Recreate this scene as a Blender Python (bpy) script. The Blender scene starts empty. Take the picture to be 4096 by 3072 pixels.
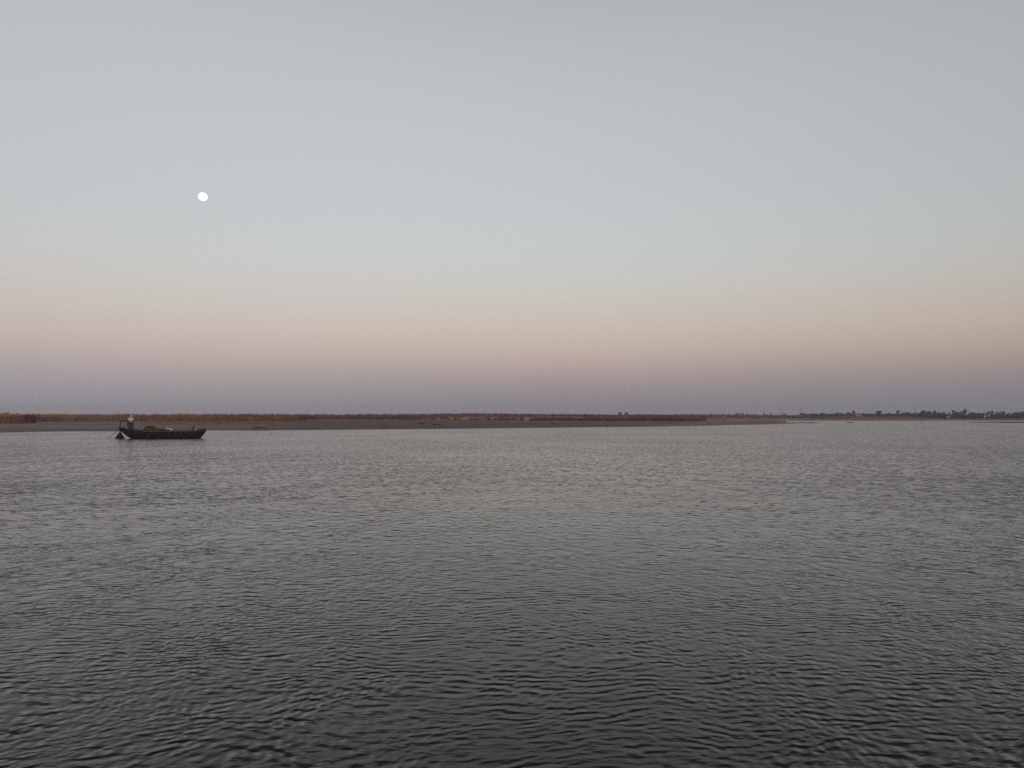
import bpy, bmesh, math, random
import numpy as np
from mathutils import Vector, Matrix, noise as mnoise
R = math.radians
random.seed(7); rng = np.random.default_rng(11)
S = bpy.context.scene
COL = S.collection

# ------------------------------------------------------------------ camera
F = 3215.0; CX, CY = 2048.0, 1536.0; HZ = 1664.0; CAMH = 2.85
PITCH = math.atan((HZ - CY) / F)
cam_d = bpy.data.cameras.new('camera'); cam = bpy.data.objects.new('camera', cam_d); COL.objects.link(cam)
cam_d.sensor_width = 36; cam_d.lens = 36 * F / 4096; cam_d.clip_start = .1; cam_d.clip_end = 20000
cam.location = (0, 0, CAMH); cam.rotation_euler = (math.pi / 2 + PITCH, 0, 0)
S.camera = cam
S.render.resolution_x, S.render.resolution_y = 1024, 768
S.view_settings.view_transform = 'Standard'; S.view_settings.look = 'None'
S.view_settings.exposure = 0; S.view_settings.gamma = 1
S.cycles.use_denoising = False
S.cycles.max_bounces = 6; S.cycles.volume_bounces = 1; S.cycles.use_fast_gi = False
S.cycles.caustics_reflective = False; S.cycles.caustics_refractive = False

def ray(px, py):
    x = (px - CX) / F; y = (CY - py) / F
    return (x, math.cos(PITCH) - y * math.sin(PITCH), math.sin(PITCH) + y * math.cos(PITCH))
def at(px, py, Y):          # the world point a picture position has at depth Y
    d = ray(px, py); k = Y / d[1]
    return Vector((d[0] * k, Y, CAMH + d[2] * k))
def xat(px, Y): return (px - CX) / F * Y

# ------------------------------------------------------------------ world: eastern twilight sky (earth shadow, pink belt, pale blue)
def srgb(c): return tuple(((v / 255) / 12.92 if v / 255 <= .04045 else ((v / 255 + .055) / 1.055) ** 2.4) for v in c)
W = bpy.data.worlds.new("World"); S.world = W; W.use_nodes = True
nt = W.node_tree; N = nt.nodes; L = nt.links; N.clear()
wo = N.new('ShaderNodeOutputWorld'); bg = N.new('ShaderNodeBackground'); L.new(bg.outputs[0], wo.inputs[0])
tc = N.new('ShaderNodeTexCoord'); sx = N.new('ShaderNodeSeparateXYZ'); L.new(tc.outputs['Generated'], sx.inputs[0])
asn = N.new('ShaderNodeMath'); asn.operation = 'ARCSINE'; L.new(sx.outputs['Z'], asn.inputs[0])
# slow unevenness of the bands, so they are not perfectly level
nz = N.new('ShaderNodeTexNoise'); nz.inputs['Scale'].default_value = 1.6; nz.inputs['Detail'].default_value = 1
L.new(tc.outputs['Generated'], nz.inputs['Vector'])
nm = N.new('ShaderNodeMath'); nm.operation = 'MULTIPLY_ADD'; L.new(nz.outputs['Fac'], nm.inputs[0]); nm.inputs[1].default_value = .045; nm.inputs[2].default_value = -.0225
ad = N.new('ShaderNodeMath'); ad.operation = 'ADD'; L.new(asn.outputs[0], ad.inputs[0]); L.new(nm.outputs[0], ad.inputs[1])
mr = N.new('ShaderNodeMapRange'); mr.inputs['From Min'].default_value = 0; mr.inputs['From Max'].default_value = math.pi / 2
L.new(ad.outputs[0], mr.inputs['Value'])
SKY = [(0.0, (143, 142, 150)), (1.2, (145, 143, 151)), (2.2, (153, 146, 152)), (3.2, (168, 154, 157)), (4.3, (184, 167, 164)),
       (5.6, (194, 178, 172)), (7.0, (197, 185, 180)), (8.8, (197, 191, 188)), (11.0, (194, 196, 197)), (14.5, (190, 194, 197)),
       (19.0, (187, 191, 194)), (23.0, (182, 187, 190)), (27.0, (177, 181, 184)), (33, (163, 165, 168)), (45, (130, 132, 137)), (90, (92, 98, 112))]
cr = N.new('ShaderNodeValToRGB'); cr.color_ramp.interpolation = 'B_SPLINE'
els = cr.color_ramp.elements
while len(els) > 1: els.remove(els[-1])
for i, (deg, c) in enumerate(SKY):
    e = els[0] if i == 0 else els.new(deg / 90)
    e.position = deg / 90; e.color = (*srgb(c), 1)
L.new(mr.outputs[0], cr.inputs[0])
# azimuth: brightest a little left of the view axis
vn = N.new('ShaderNodeVectorMath'); vn.operation = 'MULTIPLY'; vn.inputs[1].default_value = (1, 1, 0); L.new(tc.outputs['Generated'], vn.inputs[0])
vz = N.new('ShaderNodeVectorMath'); vz.operation = 'NORMALIZE'; L.new(vn.outputs[0], vz.inputs[0])
vd = N.new('ShaderNodeVectorMath'); vd.operation = 'DOT_PRODUCT'; vd.inputs[1].default_value = (math.sin(R(-16)), math.cos(R(-16)), 0); L.new(vz.outputs[0], vd.inputs[0])
mz = N.new('ShaderNodeMapRange'); mz.inputs['From Min'].default_value = .66; mz.inputs['From Max'].default_value = 1.0
mz.inputs['To Min'].default_value = .82; mz.inputs['To Max'].default_value = 1.01; L.new(vd.outputs['Value'], mz.inputs['Value'])
ml = N.new('ShaderNodeVectorMath'); ml.operation = 'SCALE'; 
ld = N.new('ShaderNodeVectorMath'); ld.operation = 'DOT_PRODUCT'; ld.inputs[1].default_value = (math.sin(R(-50)), math.cos(R(-50)), 0); L.new(vz.outputs[0], ld.inputs[0])
lm = N.new('ShaderNodeMapRange'); lm.inputs['From Min'].default_value = .62; lm.inputs['From Max'].default_value = 1; lm.inputs['To Min'].default_value = 0; lm.inputs['To Max'].default_value = .30; L.new(ld.outputs['Value'], lm.inputs['Value'])
mxr = N.new('ShaderNodeMixRGB'); mxr.inputs[2].default_value = (*srgb((188, 187, 191)), 1); L.new(lm.outputs[0], mxr.inputs[0]); L.new(cr.outputs[0], mxr.inputs[1])
L.new(mxr.outputs[0], ml.inputs[0]); L.new(mz.outputs[0], ml.inputs['Scale'])
sk = N.new('ShaderNodeTexSky'); sk.sky_type = 'NISHITA'; sk.sun_disc = False
sk.sun_elevation = R(1.5); sk.sun_rotation = R(180); sk.dust_density = 2.0
sm = N.new('ShaderNodeVectorMath'); sm.operation = 'SCALE'; sm.inputs['Scale'].default_value = .05; L.new(sk.outputs[0], sm.inputs[0])
sa = N.new('ShaderNodeVectorMath'); sa.operation = 'ADD'; L.new(ml.outputs[0], sa.inputs[0]); L.new(sm.outputs[0], sa.inputs[1])
L.new(sa.outputs[0], bg.inputs['Color']); bg.inputs['Strength'].default_value = 1.0

# the last glow of the set sun, behind the camera
sd = bpy.data.lights.new('sun', 'SUN'); sd.energy = .8; sd.angle = R(12); sd.color = (1, .72, .52)
so = bpy.data.objects.new('sun', sd); COL.objects.link(so); so.rotation_euler = (R(90 - 1.5), 0, R(8))

# ------------------------------------------------------------------ helpers
def tag(o, label=None, cat=None, group=None, kind=None):
    if label: o['label'] = label
    if cat: o['category'] = cat
    if group: o['group'] = group
    if kind: o['kind'] = kind
    return o
def empty(name, loc=(0, 0, 0), rz=0):
    o = bpy.data.objects.new(name, None); COL.objects.link(o); o.location = loc; o.rotation_euler = (0, 0, rz); o.empty_display_size = .2
    return o
def link(name, me, m, parent=None):
    o = bpy.data.objects.new(name, me); COL.objects.link(o)
    if m: me.materials.append(m)
    if parent: o.parent = parent
    return o
def mesh(name, v, f, m=None, parent=None, smooth=False, col=None):
    me = bpy.data.meshes.new(name)
    v = np.asarray(v, dtype=np.float32)
    if isinstance(f, np.ndarray):
        n, k = f.shape
        me.vertices.add(len(v)); me.vertices.foreach_set('co', v.ravel())
        me.loops.add(n * k); me.loops.foreach_set('vertex_index', f.astype(np.int32).ravel())
        me.polygons.add(n); me.polygons.foreach_set('loop_start', np.arange(n, dtype=np.int32) * k)
        me.update(calc_edges=True)
    else:
        me.from_pydata([tuple(p) for p in v], [], f); me.update()
    if smooth: me.polygons.foreach_set('use_smooth', [True] * len(me.polygons))
    if col is not None:
        a = me.color_attributes.new('tint', 'FLOAT_COLOR', 'POINT')
        c = np.ones((len(v), 4), np.float32); c[:, :3] = col; a.data.foreach_set('color', c.ravel())
    return link(name, me, m, parent)
def mat(name, base=(.5, .5, .5), rough=.8, var=.25, scale=4, attr=False, stretch=(1, 1, 1), bump=0, spec=.3, emis=None):
    m = bpy.data.materials.new(name); m.use_nodes = True; n = m.node_tree.nodes; l = m.node_tree.links
    b = n['Principled BSDF']; b.inputs['Roughness'].default_value = rough; b.inputs['Specular IOR Level'].default_value = spec
    t = n.new('ShaderNodeTexCoord'); mp = n.new('ShaderNodeMapping'); mp.inputs['Scale'].default_value = stretch
    l.new(t.outputs['Object'], mp.inputs[0])
    nn = n.new('ShaderNodeTexNoise'); nn.inputs['Scale'].default_value = scale; nn.inputs['Detail'].default_value = 5
    l.new(mp.outputs[0], nn.inputs['Vector'])
    ma = n.new('ShaderNodeMapRange'); ma.inputs['From Min'].default_value = .3; ma.inputs['From Max'].default_value = .7
    ma.inputs['To Min'].default_value = 1 - var; ma.inputs['To Max'].default_value = 1 + var; l.new(nn.outputs['Fac'], ma.inputs['Value'])
    sc = n.new('ShaderNodeVectorMath'); sc.operation = 'SCALE'; l.new(ma.outputs[0], sc.inputs['Scale'])
    if attr:
        at_ = n.new('ShaderNodeAttribute'); at_.attribute_name = 'tint'; l.new(at_.outputs['Color'], sc.inputs[0])
    else: sc.inputs[0].default_value = base
    l.new(sc.outputs[0], b.inputs['Base Color'])
    if bump:
        bp = n.new('ShaderNodeBump'); bp.inputs['Distance'].default_value = bump; l.new(nn.outputs['Fac'], bp.inputs['Height']); l.new(bp.outputs[0], b.inputs['Normal'])
    if emis:
        b.inputs['Emission Color'].default_value = (*emis[0], 1); b.inputs['Emission Strength'].default_value = emis[1]
    return m
def _hash(ix, iy, seed):
    n = (ix.astype(np.int64) * 374761393 + iy.astype(np.int64) * 668265263 + seed * 1442695041) & 0x7fffffff
    n = ((n ^ (n >> 13)) * 1274126177) & 0x7fffffff
    return ((n ^ (n >> 16)) & 0xffff) / 65535.0
def vnoise(x, y, seed=0, octs=4):
    x = np.asarray(x, float); y = np.asarray(y, float); r = 0; a = .5; t = 0
    for o in range(octs):
        ix = np.floor(x); iy = np.floor(y); fx = x - ix; fy = y - iy
        fx = fx * fx * (3 - 2 * fx); fy = fy * fy * (3 - 2 * fy)
        h = lambda i, j: _hash(ix + i, iy + j, seed + o)
        r = r + a * ((h(0, 0) * (1 - fx) + h(1, 0) * fx) * (1 - fy) + (h(0, 1) * (1 - fx) + h(1, 1) * fx) * fy)
        t += a; a *= .5; x = x * 2.03 + 17; y = y * 2.03 + 5
    return r / t
def sstep(a, b, x): t = np.clip((x - a) / (b - a), 0, 1); return t * t * (3 - 2 * t)
def table(rows):
    a = np.array(rows, float); return lambda x: np.interp(x, a[:, 0], a[:, 1])
def tube(path, radii, n=8, cap=True):
    """one swept tube as (verts, faces)"""
    path = [Vector(p) for p in path]
    if not hasattr(radii, '__len__'): radii = [radii] * len(path)
    V, Fc = [], []
    for i, p in enumerate(path):
        d = (path[min(i + 1, len(path) - 1)] - path[max(i - 1, 0)]).normalized()
        u = d.cross(Vector((0, 0, 1)) if abs(d.z) < .9 else Vector((0, 1, 0))).normalized(); w = d.cross(u)
        for k in range(n):
            a = 2 * math.pi * k / n; V.append(p + (u * math.cos(a) + w * math.sin(a)) * radii[i])
    for i in range(len(path) - 1):
        for k in range(n):
            a, b = i * n + k, i * n + (k + 1) % n; Fc.append((a, b, b + n, a + n))
    if cap: Fc.append(tuple(range(n))[::-1]); Fc.append(tuple(range((len(path) - 1) * n, len(path) * n)))
    return V, Fc
def join(*vf):
    V, Fc = [], []
    for v, f in vf:
        o = len(V); V += list(v); Fc += [tuple(i + o for i in q) for q in f]
    return V, Fc
def box(x0, x1, y0, y1, z0, z1):
    V = [Vector(p) for p in ((x0, y0, z0), (x1, y0, z0), (x1, y1, z0), (x0, y1, z0), (x0, y0, z1), (x1, y0, z1), (x1, y1, z1), (x0, y1, z1))]
    return V, [(3, 2, 1, 0), (4, 5, 6, 7), (0, 1, 5, 4), (1, 2, 6, 5), (2, 3, 7, 6), (3, 0, 4, 7)]

# ------------------------------------------------------------------ water
def water_material():
    m = bpy.data.materials.new('river_water'); m.use_nodes = True; nt = m.node_tree; n = nt.nodes; l = nt.links
    b = n['Principled BSDF']; b.inputs['Base Color'].default_value = (.018, .0135, .0115, 1)
    b.inputs['Roughness'].default_value = .06; b.inputs['IOR'].default_value = 1.345
    g = n.new('ShaderNodeNewGeometry')
    # bend the wave trains a little
    nd = n.new('ShaderNodeTexNoise'); nd.noise_dimensions = '2D'; nd.inputs['Scale'].default_value = .35; nd.inputs['Detail'].default_value = 2
    l.new(g.outputs['Position'], nd.inputs['Vector'])
    w1 = n.new('ShaderNodeVectorMath'); w1.operation = 'MULTIPLY_ADD'; w1.inputs[1].default_value = (1.3, 1.3, 0)
    l.new(nd.outputs['Color'], w1.inputs[0]); l.new(g.outputs['Position'], w1.inputs[2])
    P = w1.outputs[0]
    r = random.Random(5)
    def train(lams, spread, slope, head):
        acc = None
        for i, lam in enumerate(lams):
            th = r.gauss(head, spread); k = 2 * math.pi / lam
            kv = (k * math.sin(th), k * math.cos(th), 0)
            d = n.new('ShaderNodeVectorMath'); d.operation = 'DOT_PRODUCT'; d.inputs[1].default_value = kv; l.new(P, d.inputs[0])
            a = n.new('ShaderNodeMath'); a.operation = 'ADD'; a.inputs[1].default_value = r.uniform(0, 6.28); l.new(d.outputs['Value'], a.inputs[0])
            s = n.new('ShaderNodeMath'); s.operation = 'SINE'; l.new(a.outputs[0], s.inputs[0])
            c = n.new('ShaderNodeMath'); c.operation = 'MULTIPLY_ADD'; c.inputs[1].default_value = slope(lam) * lam / (2 * math.pi); l.new(s.outputs[0], c.inputs[0])
            if acc is None: c.inputs[2].default_value = 0
            else: l.new(acc, c.inputs[2])
            acc = c.outputs[0]
        return acc
    def patch(scale, lo, hi, det=2, seed=0.0, st=(1, 1, 1)):
        mp = n.new('ShaderNodeMapping'); mp.inputs['Location'].default_value = (seed, seed * .7, 0); mp.inputs['Scale'].default_value = st; l.new(g.outputs['Position'], mp.inputs[0])
        t = n.new('ShaderNodeTexNoise'); t.noise_dimensions = '2D'; t.inputs['Scale'].default_value = scale; t.inputs['Detail'].default_value = det; l.new(mp.outputs[0], t.inputs['Vector'])
        q = n.new('ShaderNodeMapRange'); q.inputs['From Min'].default_value = .34; q.inputs['From Max'].default_value = .66
        q.inputs['To Min'].default_value = lo; q.inputs['To Max'].default_value = hi; l.new(t.outputs['Fac'], q.inputs['Value'])
        return q.outputs[0]
    def mul(a, bb):
        q = n.new('ShaderNodeMath'); q.operation = 'MULTIPLY'
        for i, v in enumerate((a, bb)):
            if isinstance(v, float): q.inputs[i].default_value = v
            else: l.new(v, q.inputs[i])
        return q.outputs[0]
    def add(a, bb):
        q = n.new('ShaderNodeMath'); q.operation = 'ADD'; l.new(a, q.inputs[0]); l.new(bb, q.inputs[1]); return q.outputs[0]
    A1 = [.105 * 1.05 ** i for i in range(18)]          # wind ripples .16 - .44 m
    A2 = [.32 * 1.3 ** i for i in range(8)]             # short chop .5 - 2 m
    A3 = [.07 * 1.09 ** i for i in range(6)]            # small crossing ripples
    h1 = mul(train(A1, .75, lambda q: .050, .10), mul(patch(.7, .65, 1.25, 2, 3.0), patch(2.6, .5, 1.5, 2, 6.0, (.8, 1.3, 1))))
    h2 = train(A2, .65, lambda q: .006, -.1)
    h3 = mul(train(A3, .9, lambda q: .022, .0), patch(.9, .2, 1.3, 2, 9.0))
    # short-crested facets
    mp = n.new('ShaderNodeMapping'); mp.inputs['Scale'].default_value = (5, 10, 1); l.new(g.outputs['Position'], mp.inputs[0])
    t = n.new('ShaderNodeTexNoise'); t.noise_dimensions = '2D'; t.inputs['Scale'].default_value = 1; t.inputs['Detail'].default_value = 2.5; t.inputs['Roughness'].default_value = .45
    l.new(mp.outputs[0], t.inputs['Vector'])
    h4 = mul(t.outputs['Fac'], .018)
    sp = n.new('ShaderNodeVectorMath'); sp.operation = 'LENGTH'; l.new(g.outputs['Position'], sp.inputs[0])
    def ramp(a, b_, x, y, smooth=False):
        q = n.new('ShaderNodeMapRange'); q.inputs['From Min'].default_value = a; q.inputs['From Max'].default_value = b_; q.inputs['To Min'].default_value = x; q.inputs['To Max'].default_value = y
        l.new(sp.outputs['Value'], q.inputs['Value']); return q.outputs[0]
    h2 = mul(h2, mul(patch(.45, .15, 1.7, 3, 12.0), patch(1.3, .4, 1.6, 2, 22.0)))
    B1 = [.25 * 1.06 ** i for i in range(16)]           # stubby wind chop .3 - .8 m
    hb = mul(mul(train(B1, 1.0, lambda q: .088, .05), mul(patch(1.7, .3, 1.55, 2, 31.0), patch(.2, .92, 1.08, 2, 41.0))), ramp(9, 34, .06, 1.0))
    h2 = add(h2, hb)
    H = add(h2, mul(add(h1, add(h3, h4)), ramp(8, 50, 1.0, .5)))
    H = mul(H, patch(.06, .8, 1.2, 2, 1.0))
    bp = n.new('ShaderNodeBump'); bp.inputs['Strength'].default_value = 1; bp.inputs['Distance'].default_value = 1
    if 'Filter Width' in bp.inputs: bp.inputs['Filter Width'].default_value = .1
    l.new(H, bp.inputs['Height'])
    # wind waves running down the reach: steep lee faces, long gentle backs
    se = n.new('ShaderNodeSeparateXYZ'); l.new(bp.outputs[0], se.inputs[0])
    mxn = n.new('ShaderNodeMath'); mxn.operation = 'MAXIMUM'; l.new(se.outputs['Y'], mxn.inputs[0]); mxn.inputs[1].default_value = 0
    mnn = n.new('ShaderNodeMath'); mnn.operation = 'MINIMUM'; l.new(se.outputs['Y'], mnn.inputs[0]); mnn.inputs[1].default_value = 0
    sn_ = n.new('ShaderNodeMath'); sn_.operation = 'MULTIPLY_ADD'; l.new(mxn.outputs[0], sn_.inputs[0]); sn_.inputs[1].default_value = .15; l.new(mnn.outputs[0], sn_.inputs[2])
    cb = n.new('ShaderNodeCombineXYZ'); l.new(se.outputs['X'], cb.inputs[0]); 
    pw = n.new('ShaderNodeMath'); pw.operation = 'POWER'; pb = n.new('ShaderNodeMath'); pb.operation = 'MULTIPLY'; l.new(mnn.outputs[0], pb.inputs[0]); pb.inputs[1].default_value = -7.0
    l.new(pb.outputs[0], pw.inputs[0]); pw.inputs[1].default_value = 1.35
    pc = n.new('ShaderNodeMath'); pc.operation = 'MULTIPLY_ADD'; l.new(pw.outputs[0], pc.inputs[0]); pc.inputs[1].default_value = -1 / 7.0; pc.inputs[2].default_value = -.03
    l.new(pc.outputs[0], sn_.inputs[2]); l.new(sn_.outputs[0], cb.inputs[1]); l.new(se.outputs['Z'], cb.inputs[2])
    nn_ = n.new('ShaderNodeVectorMath'); nn_.operation = 'NORMALIZE'; l.new(cb.outputs[0], nn_.inputs[0]); l.new(nn_.outputs[0], b.inputs['Normal'])
    # open river: waves finer than a pixel become the facet spread of the surface, sheltered bank water stays glassy
    l.new(ramp(14, 95, .06, .11), b.inputs['Roughness'])
    return m
EX = 2500
wv = [(-EX, -300, 0), (EX, -300, 0), (EX, EX, 0), (-EX, EX, 0)]
tag(mesh('water', wv, [(0, 1, 2, 3)], water_material()), kind='structure')

# ------------------------------------------------------------------ terrain: mud flat, low bank, plain
shore_y = table([(-3000, 1731), (0, 1730), (60, 1729), (200, 1726), (330, 1725), (600, 1725), (850, 1721.5), (960, 1722), (1050, 1722.5), (1100, 1720.5), (1500, 1718), (1900, 1714), (2100, 1712),
                 (2300, 1709.5), (2500, 1707.5), (2700, 1705), (2800, 1703.5), (2890, 1701.5), (2910, 1700), (3050, 1697.5), (3130, 1695), (3200, 1693), (3290, 1692), (7000, 1692)])
foot_y = table([(-3000, 1690), (150, 1690), (165, 1686), (600, 1686), (1190, 1685), (1215, 1681), (1500, 1680.5), (1950, 1682), (2050, 1684), (2690, 1685), (2800, 1684),
                (2850, 1677), (2900, 1675), (3000, 1674.5), (3130, 1676), (3300, 1676), (3700, 1677), (3780, 1680), (7000, 1680.5)])
foot_z = table([(-3000, .87), (2800, .87), (2860, 1.2), (3000, 1.2), (3130, .9), (3700, .85), (3780, .4), (7000, .4)])
top_z = table([(-3000, 1.4), (1650, 1.4), (1740, 2.3), (2300, 2.5), (2600, 2.4), (2700, 1.9), (3000, 1.8), (3400, 1.6), (3700, 1.3), (3800, .8), (7000, .8)])
def depth(y, z): return F * (CAMH - z) / (y - HZ)
def column(px):
    """control points (depth, height) of the land along one bearing"""
    Ys = depth(shore_y(px), 0.0); Yf = depth(foot_y(px), foot_z(px)); zf = float(foot_z(px)); zt = float(top_z(px))
    k = float(sstep(3120, 3165, px)); e = float(sstep(3255, 3305, px)); mx = lambda a, b, t: a * (1 - t) + b * t
    sh = float(sstep(3105, 3150, px))
    Yd = mx(Yf - 12, 505, sh)
    P = [(Ys - 14, -1.2), (Ys, mx(0, -.5, e)), (Ys + 10, mx(mx(.34, .22, k), -.5, e)), (mx(Ys + .5 * (Yf - Ys), 395, k), mx(.55, -.5, k)),
         (mx(Yd - 20, 490, k), mx(.72, -.4, k)), (Yd, mx(zf - .1, .0, sh)), (max(Yf, Yd + 6), zf), (max(Yf, Yd + 6) + 8, zt), (max(Yf, Yd + 6) + 90, zt + .15), (1200, 1.6), (2480, 1.6)]
    for i in range(1, len(P)):
        if P[i][0] <= P[i - 1][0] + .5: P[i] = (P[i - 1][0] + .5, P[i][1])
    return P
pxs = np.concatenate([np.arange(-2600, -40, 60), np.arange(-40, 4140, 6), np.arange(4140, 6800, 60)]).astype(float)
seg = [2, 14, 20, 20, 10, 6, 12, 12, 6, 6]
rows = []
for px in pxs:
    P = column(px); Y = []; Z = []
    for i, ns in enumerate(seg):
        t = np.arange(ns) / ns; Y += list(P[i][0] + (P[i + 1][0] - P[i][0]) * t); Z += list(P[i][1] + (P[i + 1][1] - P[i][1]) * t)
    Y.append(P[-1][0]); Z.append(P[-1][1]); rows.append((Y, Z))
GY = np.array([r[0] for r in rows]); GZ = np.array([r[1] for r in rows]); GP = np.repeat(pxs[:, None], GY.shape[1], 1)
GX = (GP - CX) / F * GY
big = vnoise(GX / 14, GY / 14, 3); fine = vnoise(GX / 2.2, GY / 2.2, 8, 3)
land = sstep(-.1, .3, GZ)
GZ = GZ + land * ((big - .5) * .22 + (fine - .5) * .08) + (1 - land) * (big - .5) * .10
slope_zone = sstep(.95, 1.2, GZ) * (1 - sstep(0, 60, GY - GY[:, [84]]))
GZ = GZ + slope_zone * (vnoise(GX / 5, GY / 3, 21, 3) - .5) * .7
# what the ground is made of: mud, damp margin, thin grass, pale sand, bank earth
yy = HZ + F * (CAMH - np.maximum(GZ, .0)) / GY
fy = foot_y(GP); shy = shore_y(GP); n1 = vnoise(GX / 22, GY / 9, 31); n2 = vnoise(GX / 6, GY / 5, 41)
def mixc(c, d, t): return c * (1 - t[..., None]) + np.array(d) * t[..., None]
C = np.ones(GX.shape + (3,)) * np.array((.27, .205, .185))
C = mixc(C, (.35, .27, .235), sstep(.45, .65, n1) * .8); C = C * (1 - .22 * sstep(900, 1300, GP) * (1 - sstep(2500, 2900, GP)))[..., None]
C = mixc(C, (.20, .16, .155), (1 - sstep(0.06, .26, GZ)) * .7)
olive = sstep(560, 640, GP) * (1 - sstep(1900, 2060, GP)) * (1 - sstep(6, 11, yy - fy + (n1 - .5) * 6))
C = mixc(C, (.22, .165, .10), olive)
sandline = (1 - sstep(.3, 1.6, np.abs(yy - (1694.5 - (GP - 150) * .001) + (n1 - .5) * 3))) * (1 - sstep(980, 1060, GP)) * sstep(.35, .6, n2)
C = mixc(C, (.50, .41, .35), sandline * .8)
strip = (1 - sstep(1.5, 4.5, yy - fy)) * sstep(1195, 1240, GP) * (1 - sstep(1620, 1700, GP))
C = mixc(C, (.52, .41, .35), strip * .9)
ledge = (1 - sstep(.5, 2.0, yy - fy)) * sstep(1900, 2000, GP) * (1 - sstep(2700, 2800, GP)) * sstep(.4, .55, n2)
C = mixc(C, (.36, .26, .22), ledge)
pinks = sstep(2690, 2830, GP) * (1 - sstep(3700, 3780, GP)) * sstep(.28, .5, GZ) 
C = mixc(C, (.30, .215, .185), pinks * (.55 + .45 * n2))
C = mixc(C, (.44, .35, .30), pinks * sstep(.55, .7, n1) * .8)
earth = sstep(.95, 1.25, GZ)
C = mixc(C, (.42, .27, .23), earth * sstep(1600, 1760, GP)); C = mixc(C, (.20, .12, .08), earth * (1 - sstep(1600, 1760, GP)))
C = mixc(C, (.12, .08, .06), earth * sstep(.5, .62, n2) * .6)
plain = sstep(20, 60, GY - GY[:, [84]]); C = mixc(C, (.16, .10, .07), plain)
nr, nc = GX.shape
V = np.stack([GX, GY, GZ], -1).reshape(-1, 3)
idx = np.arange(nr * nc).reshape(nr, nc)
Fq = np.stack([idx[:-1, :-1], idx[1:, :-1], idx[1:, 1:], idx[:-1, 1:]], -1).reshape(-1, 4)
m_ground = mat('river_bank_soil', rough=.9, var=.22, scale=.5, attr=True, bump=.1, spec=0)
tag(mesh('ground', V, Fq, m_ground, smooth=True, col=C.reshape(-1, 3)), kind='structure')
def ground_z(px, Y):
    P = column(px); return float(np.interp(Y, [p[0] for p in P], [p[1] for p in P]))

# low sand bars standing in the channel
def bar(name, p0, p1, Y, dy, h, seed):
    nu, nv = 90, 9; V = []
    for i in range(nu):
        t = i / (nu - 1); px = p0 + (p1 - p0) * t
        e = min(1, t * 7) ** .6 * (min(1, (1 - t) * 7) ** .6)
        for j in range(nv):
            s = j / (nv - 1) * 2 - 1; Yc = Y + 5 * math.sin(t * 9 + seed) + s * dy * (.45 + .55 * e)
            z = -.12 + (h + .12) * e * (1 - s * s) * (.75 + .5 * float(vnoise(px * .05, s * 2 + seed, 4, 3)))
            V.append((xat(px, Yc), Yc, z))
    Fc = [(i * nv + j, (i + 1) * nv + j, (i + 1) * nv + j + 1, i * nv + j + 1) for i in range(nu - 1) for j in range(nv - 1)]
    return tag(mesh(name, V, Fc, mat(name, (.085, .068, .058), .9, .3, .6, bump=.05)), kind='structure')
bar('sand_bar', 3842, 5200, 340, 6, .46, 1); bar('sand_bar', 3383, 3413, 338, 4, .30, 2); bar('mud_bar', 3100, 3290, 322, 3, .22, 4)

# ------------------------------------------------------------------ grasses (nobody could count them)
m_grass = mat('dry_grass', rough=.9, var=.25, scale=.25, attr=True, spec=0)
top_y = table([(-3000, 1653), (0, 1654), (200, 1653.5), (480, 1655), (640, 1653.5), (800, 1653.5), (1000, 1653), (1200, 1654), (1500, 1653.5), (1750, 1651.5), (1900, 1650.5), (2050, 1652.5),
               (2300, 1655.5), (2480, 1657), (2600, 1656), (2800, 1654.5), (3000, 1656.5), (3150, 1657.5), (3220, 1660), (3250, 1663), (3350, 1666), (3700, 1667.5), (3800, 1674), (7000, 1674)])
foot_Y = np.array([max(column(p)[6][0], 1) for p in pxs]); footY = lambda px: np.interp(px, pxs, foot_Y)
GPy = GY; 
def land_z(px, Y):
    i = np.clip(np.searchsorted(pxs, px) - 1, 0, len(pxs) - 1)
    out = np.empty(len(px))
    for a in range(len(px)): out[a] = np.interp(Y[a], GY[i[a]], GZ[i[a]])
    return out
def blades(name, px, Y, h, w, col, label, cat='grass', lean=.22):
    n = len(px); X = (px - CX) / F * Y; z = land_z(px, Y)
    a = rng.uniform(0, math.pi, n); la = rng.uniform(0, 2 * math.pi, n); ll = rng.uniform(0, lean, n) * h
    b0 = np.stack([X - np.cos(a) * w / 2, Y - np.sin(a) * w / 2, z - .1], -1); b1 = np.stack([X + np.cos(a) * w / 2, Y + np.sin(a) * w / 2, z - .1], -1)
    mx_, my_ = X + np.cos(la) * ll * .4, Y + np.sin(la) * ll * .4
    m0 = np.stack([mx_ - np.cos(a) * w * .42, my_ - np.sin(a) * w * .42, z + h * .6], -1); m1 = np.stack([mx_ + np.cos(a) * w * .42, my_ + np.sin(a) * w * .42, z + h * .6], -1)
    t = np.stack([X + np.cos(la) * ll, Y + np.sin(la) * ll, z + h], -1)
    V = np.stack([b0, b1, m1, m0, t], 1).reshape(-1, 3); k = np.arange(n)[:, None] * 5
    Fa = np.concatenate([k + np.array([[0, 1, 2]]), k + np.array([[0, 2, 3]]), k + np.array([[3, 2, 4]])], 0)
    return tag(mesh(name, V, Fa, m_grass, col=np.repeat(col, 5, 0)), label, cat, kind='stuff')
def px_density(n, lo, hi, w=None):
    return rng.uniform(lo, hi, n)
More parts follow.
